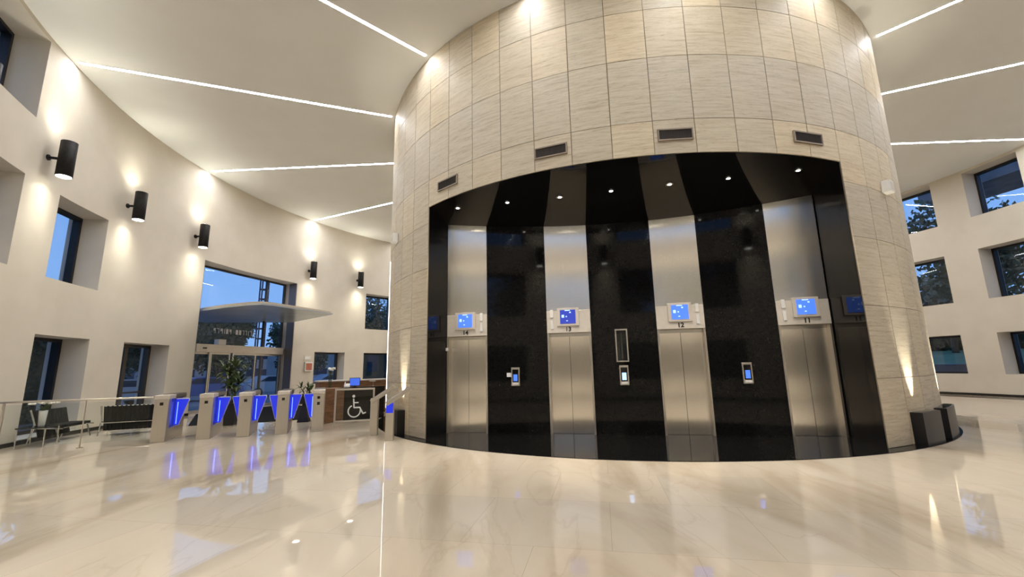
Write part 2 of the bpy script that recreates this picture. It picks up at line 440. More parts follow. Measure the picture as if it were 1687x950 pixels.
for i, o in enumerate(OPL + OPR + OPB):
    if o == ENT: continue
    window(*o, mullion=(o[0] == LEFTC[2][0]), bronze=(o[0] in (LEFTC[2][0], LEFTC[3][0])))

# ---------------- entrance glazing (door_1)
ent = bpy.data.objects.new('door_1', None); COL.objects.link(ent); ent['kind'] = 'structure'
ea = -103.6
ent.location = P(ea, 17.30, 0); ent.rotation_euler = (0, 0, math.radians(ea))
HW = 17.30 * math.sin(math.radians(9.2)) - 0.01
bm = NB()
for x0, x1 in ((-HW, -HW + .07), (HW - .07, HW), (-1.55, -1.49), (HW - .50, HW - .44)):
    box(bm, x0, x1, -0.10, 0.02, 0.001, 6.24)
for z in (6.17, 4.20):
    box(bm, -HW + .07, HW - .07, -0.10, 0.02, z, z + .06)
obj('curtain_wall_frame', bm, M['bronze_frame'], ent)
bm = NB(); box(bm, -HW + .07, HW - .07, -0.05, -0.04, 2.84, 6.17)
obj('pane', bm, M['glass'], ent)
bm = NB(); box(bm, -HW + .07, HW - .60, -0.02, 0.24, 2.50, 2.84, bev=.01)
hd = obj('door_header', bm, M['header_steel'], ent)
bm = NB(); box(bm, HW - 1.05, HW - .88, 0.241, 0.27, 2.64, 2.70)
obj('motion_sensor', bm, M['dark_glass'], hd)
def leaf(x0, x1, y):
    b1 = NB(); t = .055
    box(b1, x0, x0 + t, y - .03, y + .03, 0.01, 2.5); box(b1, x1 - t, x1, y - .03, y + .03, 0.01, 2.5)
    box(b1, x0 + t, x1 - t, y - .03, y + .03, 0.01, 0.11); box(b1, x0 + t, x1 - t, y - .03, y + .03, 2.42, 2.5)
    lf = obj('door_leaf', b1, M['trim_steel'], ent)
    b2 = NB(); box(b2, x0 + t, x1 - t, y - .005, y + .005, .11, 2.42); obj('pane', b2, M['glass'], lf)
leaf(-HW + .08, -1.05, 0.03); leaf(-1.03, 0.28, 0.11); leaf(.40, 1.45, 0.11); leaf(1.25, HW - .1, 0.03)
bm = NB()
arc_box(bm, -112.78, -112.70, RW + .01, RG - .10, 0.001, 6.24, 1); arc_box(bm, -94.50, -94.42, RW + .01, RG - .10, 0.001, 6.24, 1)
inv = (Matrix.Translation(ent.location) @ Matrix.Rotation(math.radians(ea), 4, 'Z')).inverted()
bmesh.ops.transform(bm, matrix=inv, verts=bm.verts)
obj('reveal_cladding', bm, principled('reveal_metal', (0.17, 0.15, 0.14), 0.4, metal=0.3), ent)
bm = NB()   # mirrored lettering, seen from behind
random.seed(3)
x = -.95
while x < 1.25:
    wd = random.choice((.05, .10, .12))
    zl = 3.36
    box(bm, x, x + .025, -0.038, -0.033, zl, zl + .22)
    if wd > .05:
        box(bm, x + .025, x + wd, -0.038, -0.033, zl + random.choice((0, .1, .195)), zl + .0 + random.choice((.12, .22)) if False else zl + .22)
    x += wd + .06
    if abs(x - .1) < .08: x += .18
obj('lettering', bm, M['white_card'], ent)
bm = NB(); box(bm, HW - 2.0, HW - 1.62, -.03, .22, 2.842, 3.08, bev=.01)
obj('sensor_box', bm, M['white_plastic'], ent)

# canopy passing through the glass above the doors
bm = NB()
cp = [(-12.78, 17.47), (-11.3, 16.70), (-10.2, 16.27), (-9.56, 16.15), (-9.32, 16.45), (-8.23, 19.46), (-11.57, 22.31), (-13.4, 22.0), (-15.67, 21.6), (-15.2, 19.2)]
cpz = 4.14
slab(bm, [Vector((x, y, cpz)) for x, y in cp], [Vector((x, y, cpz + .06)) for x, y in cp])
can = obj('entrance_canopy', bm, M['canopy'])
tag(can, 'flat grey-blue pointed canopy through the glass above the entrance doors', 'canopy')
can.location = (0, 0, 0)
bm = NB()
cen = Vector((-11.8, 19.3, 0))
cin = [tuple((Vector((x, y, 0)) * .97 + cen * .03).to_2d()) for x, y in cp]
slab(bm, [Vector((x, y, cpz + .061)) for x, y in cin], [Vector((x, y, cpz + .15)) for x, y in cin])
obj('canopy_fascia', bm, M['canopy_top'], can)['label'] = 'beige metal fascia'

# ---------------- black granite plinth
bm = NB(); arc_box(bm, -180, 180, 0.5, RP, 0.001, 0.012, 160)
struct('trim_1', bm, M['granite'])

# ---------------- the stone-clad core
ROWS = [0.012, 1.262, 2.66, 4.06, 5.22, 6.374, 7.795, 8.93, HCEIL]
STEP = 5.625; A0 = -1.9
OPA0, OPA1 = A0 - 45.0, A0 + 22.5
def core():
    bm = NB(); uvl = bm.loops.layers.uv.new('UVMap'); cl = bm.loops.layers.color.new('tone')
    rnd = random.Random(11)
    g = 0.055; zg = 0.006
    for k in range(64):
        a = A0 + STEP * (k - 32); a1 = a + STEP; am = a + STEP / 2
        inopen = OPA0 < am < OPA1
        for j in range(len(ROWS) - 1):
            z0, z1 = ROWS[j], ROWS[j + 1]
            tone = (rnd.random(), rnd.random(), rnd.random(), 1)
            if j in (2, 4, 6): tone = (tone[0] * .6 + .4, tone[1], tone[2], 1)
            if j == 5: tone = (tone[0] * .45, tone[1], tone[2], 1)
            if inopen:
                if z1 <= 5.5: continue
                z0 = max(z0, 5.657)
            zz0, zz1 = z0 + zg, z1 - zg
            if z0 == 5.657: zz0 = 5.657
            seg = 4
            vs = []
            for i in range(seg + 1):
                aa = (a + g) + (a1 - a - 2 * g) * i / seg
                vs.append((bm.verts.new(P(aa, RD - .03, zz0)), bm.verts.new(P(aa, RD, zz0)), bm.verts.new(P(aa, RD, zz1)), bm.verts.new(P(aa, RD - .03, zz1)), aa))
            fs = []
            for i in range(seg):
                p, q = vs[i], vs[i + 1]
                for kk in range(3):
                    fs.append((bm.faces.new((p[kk], q[kk], q[kk + 1], p[kk + 1])), None))
            fs.append((bm.faces.new((vs[0][0], vs[0][1], vs[0][2], vs[0][3])), None))
            fs.append((bm.faces.new((vs[-1][3], vs[-1][2], vs[-1][1], vs[-1][0])), None))
            ang = {}
            for p in vs:
                for kk in range(4): ang[p[kk]] = p[4]
            for f, _ in fs:
                for lp in f.loops:
                    lp[uvl].uv = (math.radians(ang[lp.vert]) * RD, lp.vert.co.z); lp[cl] = tone
    bmesh.ops.recalc_face_normals(bm, faces=bm.faces)
    return struct('wall_core', bm, M['travertine'])
wc = core()
bm = NB()   # backing behind the stone joints
arc_box(bm, OPA1 + .05, 360 + OPA0 - .05, RD - .034, RD - .012, 0.012, 5.657, 160)
arc_box(bm, -180, 180, RD - .034, RD - .012, 5.66, HCEIL, 220)
struct('trim_2', bm, M['grout'])

# alcove: black jambs, sloping soffit, back wall with recesses
S0, S1 = -3.86, 5.10
STRIP0, SPER, SW = -3.86, 2.62, 1.08
pl, pr = P(OPA0, RD - .035), P(OPA1, RD - .035)
wl, wr = S(S0), S(S1)
bm = NB()
for p, q, s in ((pl, wl, -1), (pr, wr, 1)):
    d = (q - p).normalized(); nn = Vector((-d.y, d.x, 0)) * (-s) * 0.03
    slab(bm, [v + Vector((0, 0, .012)) for v in (p, q, q + nn, p + nn)], [v + Vector((0, 0, 5.75)) for v in (p, q, q + nn, p + nn)])
struct('wall_alcove_side', bm, M['granite'])
bm = NB(); NU, NVv = 40, 5; grid = []
for i in range(NU + 1):
    t = i / NU
    o_ = P(OPA0 + (OPA1 - OPA0) * t, RD - .03); q_ = S(S0 + (S1 - S0) * t, -.02)
    row = []
    for j in range(NVv + 1):
        p = o_.lerp(q_, j / NVv); r = math.hypot(p.x - CX, p.y - CY)
        row.append(bm.verts.new((p.x, p.y, cone_z(r))))
    grid.append(row)
for i in range(NU):
    for j in range(NVv):
        bm.faces.new((grid[i][j], grid[i][j + 1], grid[i + 1][j + 1], grid[i + 1][j]))
for f in bm.faces: f.smooth = True
struct('ceiling_alcove', bm, M['granite'])
def sbox(bm, s0, s1, d0, d1, z0, z1, bev=0.0):
    """box on the lift wall"""
    ang = math.atan2(EY, EX)
    o = Vector((NX * NC, NY * NC, 0))
    m = Matrix.Translation(o) @ Matrix.Rotation(ang, 4, 'Z')
    return box(bm, s0, s1, -d1, -d0, z0, z1, bev, m)
bm = NB()
for k in range(3):
    a = STRIP0 + SPER * k + SW; sbox(bm, a, STRIP0 + SPER * (k + 1), -.30, 0, .012, 5.9)
sbox(bm, S0 - .3, S1 + .3, -.5, -.30, .012, 5.9)
struct('wall_alcove_back', bm, M['granite'])

# ---------------- lifts
def lift(k, scr_c, card_s, num, label, dark=False):
    s0 = STRIP0 + SPER * k; base = S(s0 + SW / 2, 0, 0.012)
    ang = math.atan2(EY, EX)
    root = thing('elevator', label, 'elevator', base, ang, 'lifts in the black alcove')
    h = SW / 2
    def lb(bm, x0, x1, d0, d1, z0, z1, bev=0.0): return box(bm, x0, x1, -d1, -d0, z0 - .012, z1 - .012, bev)
    bm = NB(); lb(bm, -h + .002, h - .002, -.28, -.004, 2.98, 5.85)
    obj('upper_cladding', bm, M['lift_steel'], root)
    bm = NB(); lb(bm, -h + .002, h - .002, -.28, .012, 2.42, 2.975, .004)
    hp = obj('header_panel', bm, M['header_steel'], root); hp['label'] = 'matt steel header panel'
    bm = NB()
    for x0, x1 in ((-h + .002, -h + .045), (h - .045, h - .002)): lb(bm, x0, x1, -.28, .010, .014, 2.415)
    lb(bm, -h + .045, h - .045, -.28, -.14, 2.33, 2.415)
    obj('door_frame', bm, M['trim_steel'], root)
    for x0, x1 in ((-h + .047, -.004), (.004, h - .047)):
        bm = NB(); lb(bm, x0, x1, -.17, -.135, .016, 2.33); obj('door_leaf', bm, M['lift_steel'], root)
    bm = NB(); lb(bm, -h + .047, h - .047, -.28, -.18, .014, 2.33); obj('door_backing', bm, M['black_metal'], root)
    # display
    cx = scr_c - h
    bm = NB(); lb(bm, cx - .27, cx + .27, .013, .045, 2.585, 3.03, .006); ds = obj('display_housing', bm, M['header_steel'], root)
    bm = NB(); lb(bm, cx - .19, cx + .19, .046, .052, 2.64, 2.98); sc = obj('screen', bm, M['screen_dark'] if dark else M['screen'], ds)
    for a, b, c, d in ((-.15, -.09, 2.79, 2.86), (-.05, -.02, 2.80, 2.83), (.04, .08, 2.90, 2.93), (-.04, .0, 2.70, 2.72), (-.07, .06, 2.955, 2.975)):
        bm = NB(); lb(bm, cx + a, cx + b, .0525, .054, c, d); obj('screen_mark', bm, M['screen_mark'], ds)
    # narrow card holders
    cs = card_s - h
    bm = NB(); lb(bm, cs - .04, cs + .04, .013, .03, 2.80, 3.0, .004); lb(bm, cs - .035, cs + .035, .013, .03, 2.52, 2.74, .004)
    obj('card_holder', bm, M['white_plastic'], root)
    # number plate
    cu = bpy.data.curves.new('lift_number', 'FONT'); cu.body = num; cu.size = .15; cu.extrude = .003; cu.align_x = 'CENTER'; cu.offset = .004
    to = bpy.data.objects.new('tmp', cu); COL.objects.link(to)
    bpy.context.view_layer.update()
    dg = bpy.context.evaluated_depsgraph_get(); me = bpy.data.meshes.new_from_object(to.evaluated_get(dg))
    bpy.data.objects.remove(to)
    me.materials.clear(); me.materials.append(M['black_metal']); me.name = 'lift_number'
    t2 = bpy.data.objects.new('lift_number', me); COL.objects.link(t2); t2.parent = root
    t2.location = (cx, -.016, 2.445); t2.rotation_euler = (math.pi / 2, 0, 0)
    return root
lift(0, .50, .93, '14', 'steel lift at the far left of the black alcove')
lift(1, .53, .13, '13', 'steel lift with the darkest blue screen, left of the tall glass case', dark=True)
lift(2, .54, .93, '12', 'steel lift just right of the tall glass case')
lift(3, .60, .15, '11', 'steel lift at the far right of the black alcove')

# call panels on the black piers
def call_panel(s, z0, z1, wd, label, style):
    root = thing('call_panel', label, 'call panel', S(s, 0, z0), math.atan2(EY, EX), 'touch panels between the lifts')
    h = z1 - z0; w2 = wd / 2
    bm = NB(); box(bm, -w2, w2, -.045, 0, 0, h, .006); f = obj('housing', bm, M['trim_steel'], root)
    bm = NB(); box(bm, -w2 + .03, w2 - .03, -.050, -.044, .09, h - .05); obj('display', bm, M['dark_glass'], f)
    bm = NB(); box(bm, -w2 + .055, w2 - .055, -.053, -.050, .12, h - .17); obj('lit_screen', bm, M['screen'] if style else M['screen_mark'], f)
    bm = NB(); box(bm, -w2 + .03, w2 - .03, -.056, -.044, .03, .08, .003); obj('reader', bm, M['white_plastic'], f)
    return root
call_panel(-2.06, 1.15, 1.60, .21, 'small lit call panel between the first and second lifts from the left', 1)
call_panel(.555, 1.14, 1.60, .21, 'small lit call panel under the tall glass case', 0)
call_panel(3.24, 1.14, 1.61, .21, 'small lit call panel between the third and fourth lifts from the left', 1)
bm = NB(); sbox(bm, -2.285, -2.17, .001, .012, 1.37, 1.47)
tag(obj('notice_card', bm, M['white_card']), 'small white notice card stuck left of a call panel on black stone', 'card')
r = thing('glass_case', 'tall narrow steel-framed glass case above a call panel on black stone', 'case', S(.545, 0, 1.68), math.atan2(EY, EX))
bm = NB(); w2, h = .145, .78
for s in (-1, 1):
    box(bm, s * w2 - (.03 if s > 0 else 0), s * w2 + (0 if s > 0 else .03), -.05, 0, 0, h)
    box(bm, -w2 + .03, w2 - .03, -.05, 0, 0 if s < 0 else h - .03, .03 if s < 0 else h)
obj('frame', bm, M['trim_steel'], r)
bm = NB(); box(bm, -w2 + .03, w2 - .03, -.012, -.002, .03, h - .03); obj('back_board', bm, M['black_metal'], r)
bm = NB(); box(bm, -w2 + .03, w2 - .03, -.046, -.042, .03, h - .03); obj('pane', bm, M['clear_glass'], r)
bm = NB(); box(bm, -.015, .015, -.03, -.012, .08, h - .08); obj('level_strip', bm, M['grille'], r)
bm = NB(); p = pl.lerp(wl, .93); box(bm, p.x, p.x + .06, p.y - .03, p.y + .03, 2.05, 2.13, .004)
tag(obj('door_sensor', bm, M['white_plastic']), 'tiny white sensor box on the black jamb beside the leftmost lift', 'sensor')

# soffit downlights
DL = [(-1.32, 10.2), (-.07, 9.7), (1.14, 9.32), (2.25, 9.0), (3.46, 8.74), (4.66, 8.58), (6.07, 8.44)]
DN = ['leftmost', 'second from left', 'third from left', 'middle', 'third from right', 'second from right', 'rightmost']
for (x, y), nm in zip(DL, DN):
    z = cone_z(math.hypot(x - CX, y - CY)) - .005
    root = thing('recessed_downlight', nm + ' of the seven small round downlights in the black soffit over the lifts', 'downlight', (x, y, z), 0, 'downlights over the lifts')
    bm = NB(); lathe(bm, [(.075, -.008), (.075, .004), (.045, .004), (.045, -.008)], 20); obj('trim_ring', bm, M['chrome'], root)
    bm = NB(); lathe(bm, [(.040, -.010), (.040, -.002)], 16); obj('lens', bm, M['lens'], root)
    ld = bpy.data.lights.new('downlight_beam', 'SPOT'); ld.energy = DOWN_W; ld.spot_size = math.radians(80); ld.spot_blend = .8; ld.shadow_soft_size = .04; ld.color = (1, .93, .82)
    lo = bpy.data.objects.new('downlight_beam', ld); COL.objects.link(lo); lo.parent = root; lo.location = (0, 0, -.03)

# air grilles in the stone
for a0, a1, nm in ((-43.9, -38.9, 'leftmost'), (-24.3, -19.4, 'second from left'), (-7.0, -2.3, 'second from right'), (12.3, 17.3, 'rightmost')):
    am = (a0 + a1) / 2
    root = thing('air_grille', nm + ' of the four brown air grilles in the travertine above the lifts', 'grille', P(am, RD, 5.92), math.radians(am), 'air grilles in the stone drum')
    hw = RD * math.radians(a1 - a0) / 2
    bm = NB(); t = .025
    for s in (-1, 1):
        box(bm, s * hw - (t if s > 0 else 0), s * hw + (0 if s > 0 else t), -.012, .035, 0, .245)
        box(bm, -hw + t, hw - t, -.012, .035, 0 if s < 0 else .22, .025 if s < 0 else .245)
    obj('frame', bm, M['grille_frame'], root)
    bm = NB(); box(bm, -hw + t, hw - t, .001, .005, .025, .22); obj('backing', bm, M['grille_dark'], root)
    bm = NB()
    for i in range(22):
        x = -hw + t + (2 * hw - 2 * t) * (i + .5) / 22; box(bm, x - .006, x + .006, .006, .020, .026, .219)
    obj('fins', bm, M['grille'], root)
for o in [o for o in bpy.data.objects if o.name.startswith('air_grille')]:
    # local y points to the core; turn so that the frame faces the hall
    o.rotation_euler.z += math.pi
# wall sensors on the drum
for a, z, lb_ in ((31.6, 5.20, 'small white box sensor on the right flank of the travertine drum'), (-62.0, 5.25, 'small white box sensor on the left flank of the travertine drum')):
    root = thing('wall_sensor', lb_, 'sensor', P(a, RD, z), math.radians(a))
    bm = NB(); box(bm, -.13, .13, -.16, 0, 0, .27, .02); obj('housing', bm, M['white_plastic'], root)
    bm = NB(); box(bm, -.08, .08, -.168, -.161, .05, .22, .003); obj('lens', bm, M['header_steel'], root)

# ---------------- ceiling light strips
LN = {-24.4: 'ceiling light strip that meets the drum above the middle of the lifts'}
base_angles = [-1.9 + 22.5 * k for k in range(-7, 9)]
vis = {-46.9: 'bright ceiling strip meeting the drum at its upper left, nearest on the left side',
       -69.4: 'long bright ceiling strip starting above the black wall lamp at far left',
       -91.9: 'bright ceiling strip nearly level in the photo, left of the drum',
       -114.4: 'short bright ceiling strip running up to the drum above the entrance side',
       43.1: 'bright ceiling strip at upper right, topmost of three right of the drum',
       65.6: 'bright ceiling strip right of the drum, middle of three',
       88.1: 'bright ceiling strip right of the drum, lowest of three, nearly level'}
for a in base_angles:
    a = round(a, 1)
    aa = (a + 180) % 360 - 180
    corr = {-46.9: -47.3, -69.4: -70.0, -91.9: -92.9, -114.4: -115.2, 43.1: 43.6, 65.6: 65.9, 88.1: 88.2}.get(round(aa, 1), aa)
    root = thing('light_strip', vis.get(round(aa, 1), 'radial ceiling light strip outside the view, over the camera or behind the drum'), 'ceiling light', P(corr, RD, HCEIL), math.radians(corr - 90), 'radial light strips in the ceiling')
    ln = RW - RD - .16
    bm = NB(); box(bm, .14, ln, -.042, .042, -.006, -.001); obj('diffuser', bm, M['led'], root)
    bm = NB(); box(bm, .14, ln, -.056, -.043, -.010, -.001); box(bm, .14, ln, .043, .056, -.010, -.001); obj('housing', bm, M['white_plastic'], root)
# vertical strip on the left flank of the drum
root = thing('vertical_light_strip', 'thin vertical light line on the left edge of the travertine drum', 'light', P(-70.0, RD, 0.5), math.radians(-70.0))
bm = NB(); box(bm, -.022, .022, -.022, -.012, 0, 4.45); obj('diffuser', bm, principled('led_line_soft', (.9, .9, .9), .5, emit=(1, .93, .86), estr=6), root)
bm = NB(); box(bm, -.032, .032, -.011, .0, 0, 4.45); obj('housing', bm, M['white_plastic'], root)

# ---------------- wall lamps (up and down cylinders)
def wall_lamp(a, label):
    root = thing('wall_lamp', label, 'wall lamp', P(a, RW, 7.06), math.radians(a), 'black up-and-down wall lamps')
    # local +y is towards the core
    ax = .37; r = .165; h = .47
    bm = NB(); lathe(bm, [(r - .012, -h + .03), (r - .012, -h), (r, -h), (r, h), (r - .012, h), (r - .012, h - .03)], 32)
    bmesh.ops.translate(bm, verts=bm.verts, vec=(0, ax, 0)); o = obj('lamp_body', bm, M['black_metal'], root)
    for p in o.data.polygons: p.use_smooth = len(p.vertices) == 4 and abs(p.normal.z) < .5
    bm = NB(); lathe(bm, [(.075, 0), (.075, .03)], 20, None)
    bmesh.ops.rotate(bm, verts=bm.verts, cent=(0, 0, 0), matrix=Matrix.Rotation(-math.pi / 2, 3, 'X')); obj('wall_plate', bm, M['black_metal'], root)
    bm = NB(); tube(bm, (0, .02, 0), (0, ax - r + .01, 0), .035, 12); obj('bracket', bm, M['black_metal'], root)
    e = bpy.data.objects.new('head', None)
    for s in (-1, 1):
        bm = NB(); lathe(bm, [(r - .016, s * (h + .002) - .003), (r - .016, s * (h + .002) + .003)], 28)
        bmesh.ops.translate(bm, verts=bm.verts, vec=(0, ax, 0)); obj('lens', bm, M['lens'], root)
        for wt, size, bl, dy in ((.62 if s < 0 else .20, 86, 1.0, .08), (.19 if s < 0 else .24, 124, .7, -.03)):
            ld = bpy.data.lights.new('lamp_beam', 'SPOT'); ld.energy = LAMP_W * wt; ld.spot_size = math.radians(size); ld.spot_blend = bl
            ld.shadow_soft_size = .05; ld.color = (1, .97, .83)
            lo = bpy.data.objects.new('lamp_beam', ld); COL.objects.link(lo); lo.parent = root
            lo.location = (0, ax + dy, s * (h + .012)); lo.rotation_euler = (math.pi if s > 0 else 0, 0, 0)
    return root
for a, lb_ in ((-69.15, 'largest black cylinder wall lamp, nearest at far left'), (-80.75, 'second black cylinder wall lamp from the left, above the upper window'),
               (-92.2, 'third black cylinder wall lamp from the left, beside the entrance glass'), (-115.1, 'black cylinder wall lamp just right of the entrance glass'),
               (-126.3, 'smallest black cylinder wall lamp, nearest the drum')):
    wall_lamp(a, lb_)
for a in (-57.6, -46.2, -34.8, -23.4, -12.1, -0.75, 10.3, 21.6):
    wall_lamp(a, 'black cylinder wall lamp on the wall behind the camera, seen only as a reflection')

# ---------------- planter boxes with uplights at the foot of the drum
def plinth_box(a0, a1, label, ul=None, h=.60):
    am = (a0 + a1) / 2; c = P(am, RD, .012)
    root = thing('uplight_box', label, 'uplight', c, 0, 'black curved uplight boxes around the drum')
    bm = NB(); arc_box(bm, a0, a1, RD + .004, RD + .20, .013, h, 8)
    bmesh.ops.translate(bm, verts=bm.verts, vec=-c); obj('box_body', bm, M['pot'], root)
    bm = NB(); arc_box(bm, a0 + .3, a1 - .3, RD + .03, RD + .17, h + .001, h + .012, 8)
    bmesh.ops.translate(bm, verts=bm.verts, vec=-c); obj('top_lens', bm, M['clear_glass'], root)
    if ul is not None:
        ld = bpy.data.lights.new('uplight_beam', 'SPOT'); ld.energy = UPLIGHT_W; ld.spot_size = math.radians(36); ld.spot_blend = .9; ld.shadow_soft_size = .03; ld.color = (1, .93, .76)
        lo = bpy.data.objects.new('uplight_beam', ld); COL.objects.link(lo); lo.parent = root
        lo.location = P(ul, RD + .12, h + .04) - c
        lo.rotation_euler = ((P(ul, RD - .06, 1.9)) - P(ul, RD + .12, 0)).to_track_quat('-Z', 'Y').to_euler()
plinth_box(26.6, 32.4, 'black curved uplight box at the foot of the drum, right of the alcove', 28.3)
plinth_box(35.6, 44.5, 'black curved uplight box at the right edge of the granite plinth', 43.5)
plinth_box(-59.5, -54.3, 'black curved uplight box behind the slanted gate readers', -55.3)

# ---------------- turnstiles
def turnstile(r, label, left_wing, right_wing, two=False):
    root = thing('turnstile', label, 'turnstile', P(-67.2, r, .001), math.radians(22.5), 'row of turnstiles')
    hw = .145; ln = 1.34
    bm = NB(); box(bm, -hw, hw, 0, .20, 0, 1.00, .006); obj('front_post', bm, M['gate_steel'], root)
    bm = NB(); box(bm, -hw, hw, ln - .2, ln, 0, 1.0, .006); obj('rear_post', bm, M['gate_steel'], root)
    bm = NB(); box(bm, -hw, hw, .201, ln - .201, 0, .30, .004); obj('base', bm, M['gate_steel'], root)
    bm = NB(); box(bm, -hw - .01, hw + .01, -.015, .46, 1.001, 1.10, .012); obj('front_lid', bm, M['header_steel'], root)
    bm = NB(); box(bm, -hw - .005, hw + .005, .462, ln + .02, .99, 1.115, .03); obj('rear_lid', bm, M['dark_top'], root)
    bm = NB(); box(bm, -hw + .03, hw - .03, .201, ln - .201, .301, .989); obj('side_panel', bm, M['blue_spill_panel'], root)
    bm = NB(); box(bm, -.035, .035, -.006, -.001, .86, .93)
    if two: box(bm, -.035, .035, -.006, -.001, .70, .78)
    obj('sensor_window', bm, M['dark_glass'], root)
    for s, on in ((-1, left_wing), (1, right_wing)):
        if not on: continue
        bm = NB(); x0 = s * (hw - .025)
        prof = [(x0, .33), (x0 + s * .10, .33), (x0 + s * .265, .93), (x0 + s * .265, .965), (x0, .965)]
        yy0, yy1 = .60, .66
        slab(bm, [Vector((x, yy0, z)) for x, z in prof], [Vector((x, yy1, z)) for x, z in prof])
        bmesh.ops.recalc_face_normals(bm, faces=bm.faces)
        wg = obj('wing', bm, M['blue_wing'], root)
        bm = NB(); path_tube(bm, [Vector((x0 + s * .10, .63, .325)), Vector((x0 + s * .275, .63, .93)), Vector((x0 + s * .275, .63, .975)), Vector((x0, .63, .975))], .012, 6); obj('wing_edge', bm, M['white_plastic'], wg)
        bm = NB(); tube(bm, (x0 + s * .055, .58, .36), (x0 + s * .055, .58, .90), .008, 8); obj('led_line', bm, M['blue_led'], wg)
    return root
turnstile(13.57, 'steel turnstile at the left end of the row, joined to the glass railing', False, True)
turnstile(12.66, 'steel turnstile, second from the left in the row', False, True)
turnstile(11.81, 'steel turnstile in the middle of the row of five', True, True)
turnstile(10.94, 'steel turnstile, fourth from the left, in front of the small potted palm', True, True)
turnstile(10.08, 'steel turnstile at the right end of the row, beside the wheelchair gate', True, False, two=True)

# slanted gate readers
def reader(x, y, label, blue):
    root = thing('gate_reader', label, 'reader', (x, y, .001), math.radians(8), 'slanted gate readers')
    bm = NB(); box(bm, -.09, .09, -.10, .10, 0, .90, .006); obj('post', bm, M['gate_steel'], root)
    th = math.radians(33); m = Matrix.Translation((.20, 0, 1.0)) @ Matrix.Rotation(-th, 4, 'Y')
    bm = NB(); box(bm, -.33, .33, -.15, .15, -.05, .05, .01, m); hd_ = obj('head', bm, M['gate_steel'], root)
    bm = NB(); box(bm, -.29, .29, -.11, .11, .051, .057, 0, m); obj('glass_top', bm, M['glass_top'], hd_)
    if blue:
        bm = NB(); box(bm, -.08, .08, -.108, -.101, .62, .90); obj('blue_light', bm, M['blue_wing'], root)
    return root
M['glass_top'] = principled('reader_glass', (0.10, 0.13, 0.2), 0.08)
reader(-2.91, 10.38, 'slanted steel gate reader nearest the drum, with blue light on its post', True)
reader(-3.55, 11.25, 'slanted steel gate reader standing just behind the nearer one', False)

# ---------------- wheelchair gate
gp0, gp1 = Vector((-5.30, 13.01, 0)), Vector((-4.22, 13.32, 0))
gd = gp1 - gp0; gl_ = gd.length
root = thing('accessible_gate', 'glass swing gate with white wheelchair symbol beside the turnstiles', 'gate', (gp0.x, gp0.y, .001), math.atan2(gd.y, gd.x))
bm = NB(); t = .05
box(bm, 0, t, -.03, .03, 0, 1.08, .004); box(bm, gl_ - t, gl_, -.03, .03, .0, 1.08, .004)
box(bm, t, gl_ - t, -.03, .03, 1.03, 1.08, .004); box(bm, t, gl_ - t, -.03, .03, .12, .165, .004)
obj('frame', bm, M['trim_steel'], root)
bm = NB(); box(bm, t, gl_ - t, -.005, .005, .165, 1.03)
obj('pane', bm, M['clear_glass'], root)
bm = NB()   # wheelchair symbol
cx, cz, y = .56, .42, -.012
arc = [Vector((cx + .17 * math.cos(math.radians(a)), y, cz + .17 * math.sin(math.radians(a)))) for a in range(115, 371, 15)]
path_tube(bm, arc, .018, 6)
path_tube(bm, [Vector((cx - .03, y, .78)), Vector((cx - .01, y, .52)), Vector((cx + .15, y, .52)), Vector((cx + .25, y, .34)), Vector((cx + .33, y, .37))], .02, 6)
path_tube(bm, [Vector((cx - .02, y, .66)), Vector((cx + .11, y, .66))], .016, 6)
bmesh.ops.create_uvsphere(bm, u_segments=14, v_segments=8, radius=.042, matrix=Matrix.Translation((cx - .03, y, .85)) @ Matrix.Scale(.4, 4, (0, 1, 0)))
obj('wheelchair_symbol', bm, M['white_card'], root)

# ---------------- glass railing
ra0, ra1 = P(-67.35, 16.55), P(-67.3, 13.76)
d = ra1 - ra0; ln = d.length
root = thing('glass_railing', 'steel-framed glass railing between the left wall and the turnstiles', 'railing', (ra0.x, ra0.y, .001), math.atan2(d.y, d.x))
bm = NB(); tube(bm, (0, 0, 1.06), (ln, 0, 1.06), .022, 12); obj('handrail', bm, M['trim_steel'], root)
for x in (.16, 1.55):
    bm = NB(); tube(bm, (x, 0, 0), (x, 0, 1.04), .024 if x < 1 else .014, 12); tube(bm, (x, 0, 0), (x, 0, .012), .055, 16); obj('post', bm, M['trim_steel'], root)
bm = NB(); box(bm, .20, 1.52, -.005, .005, .10, 1.0); box(bm, 1.58, ln - .03, -.005, .005, .10, 1.0); obj('pane', bm, M['clear_glass'], root)

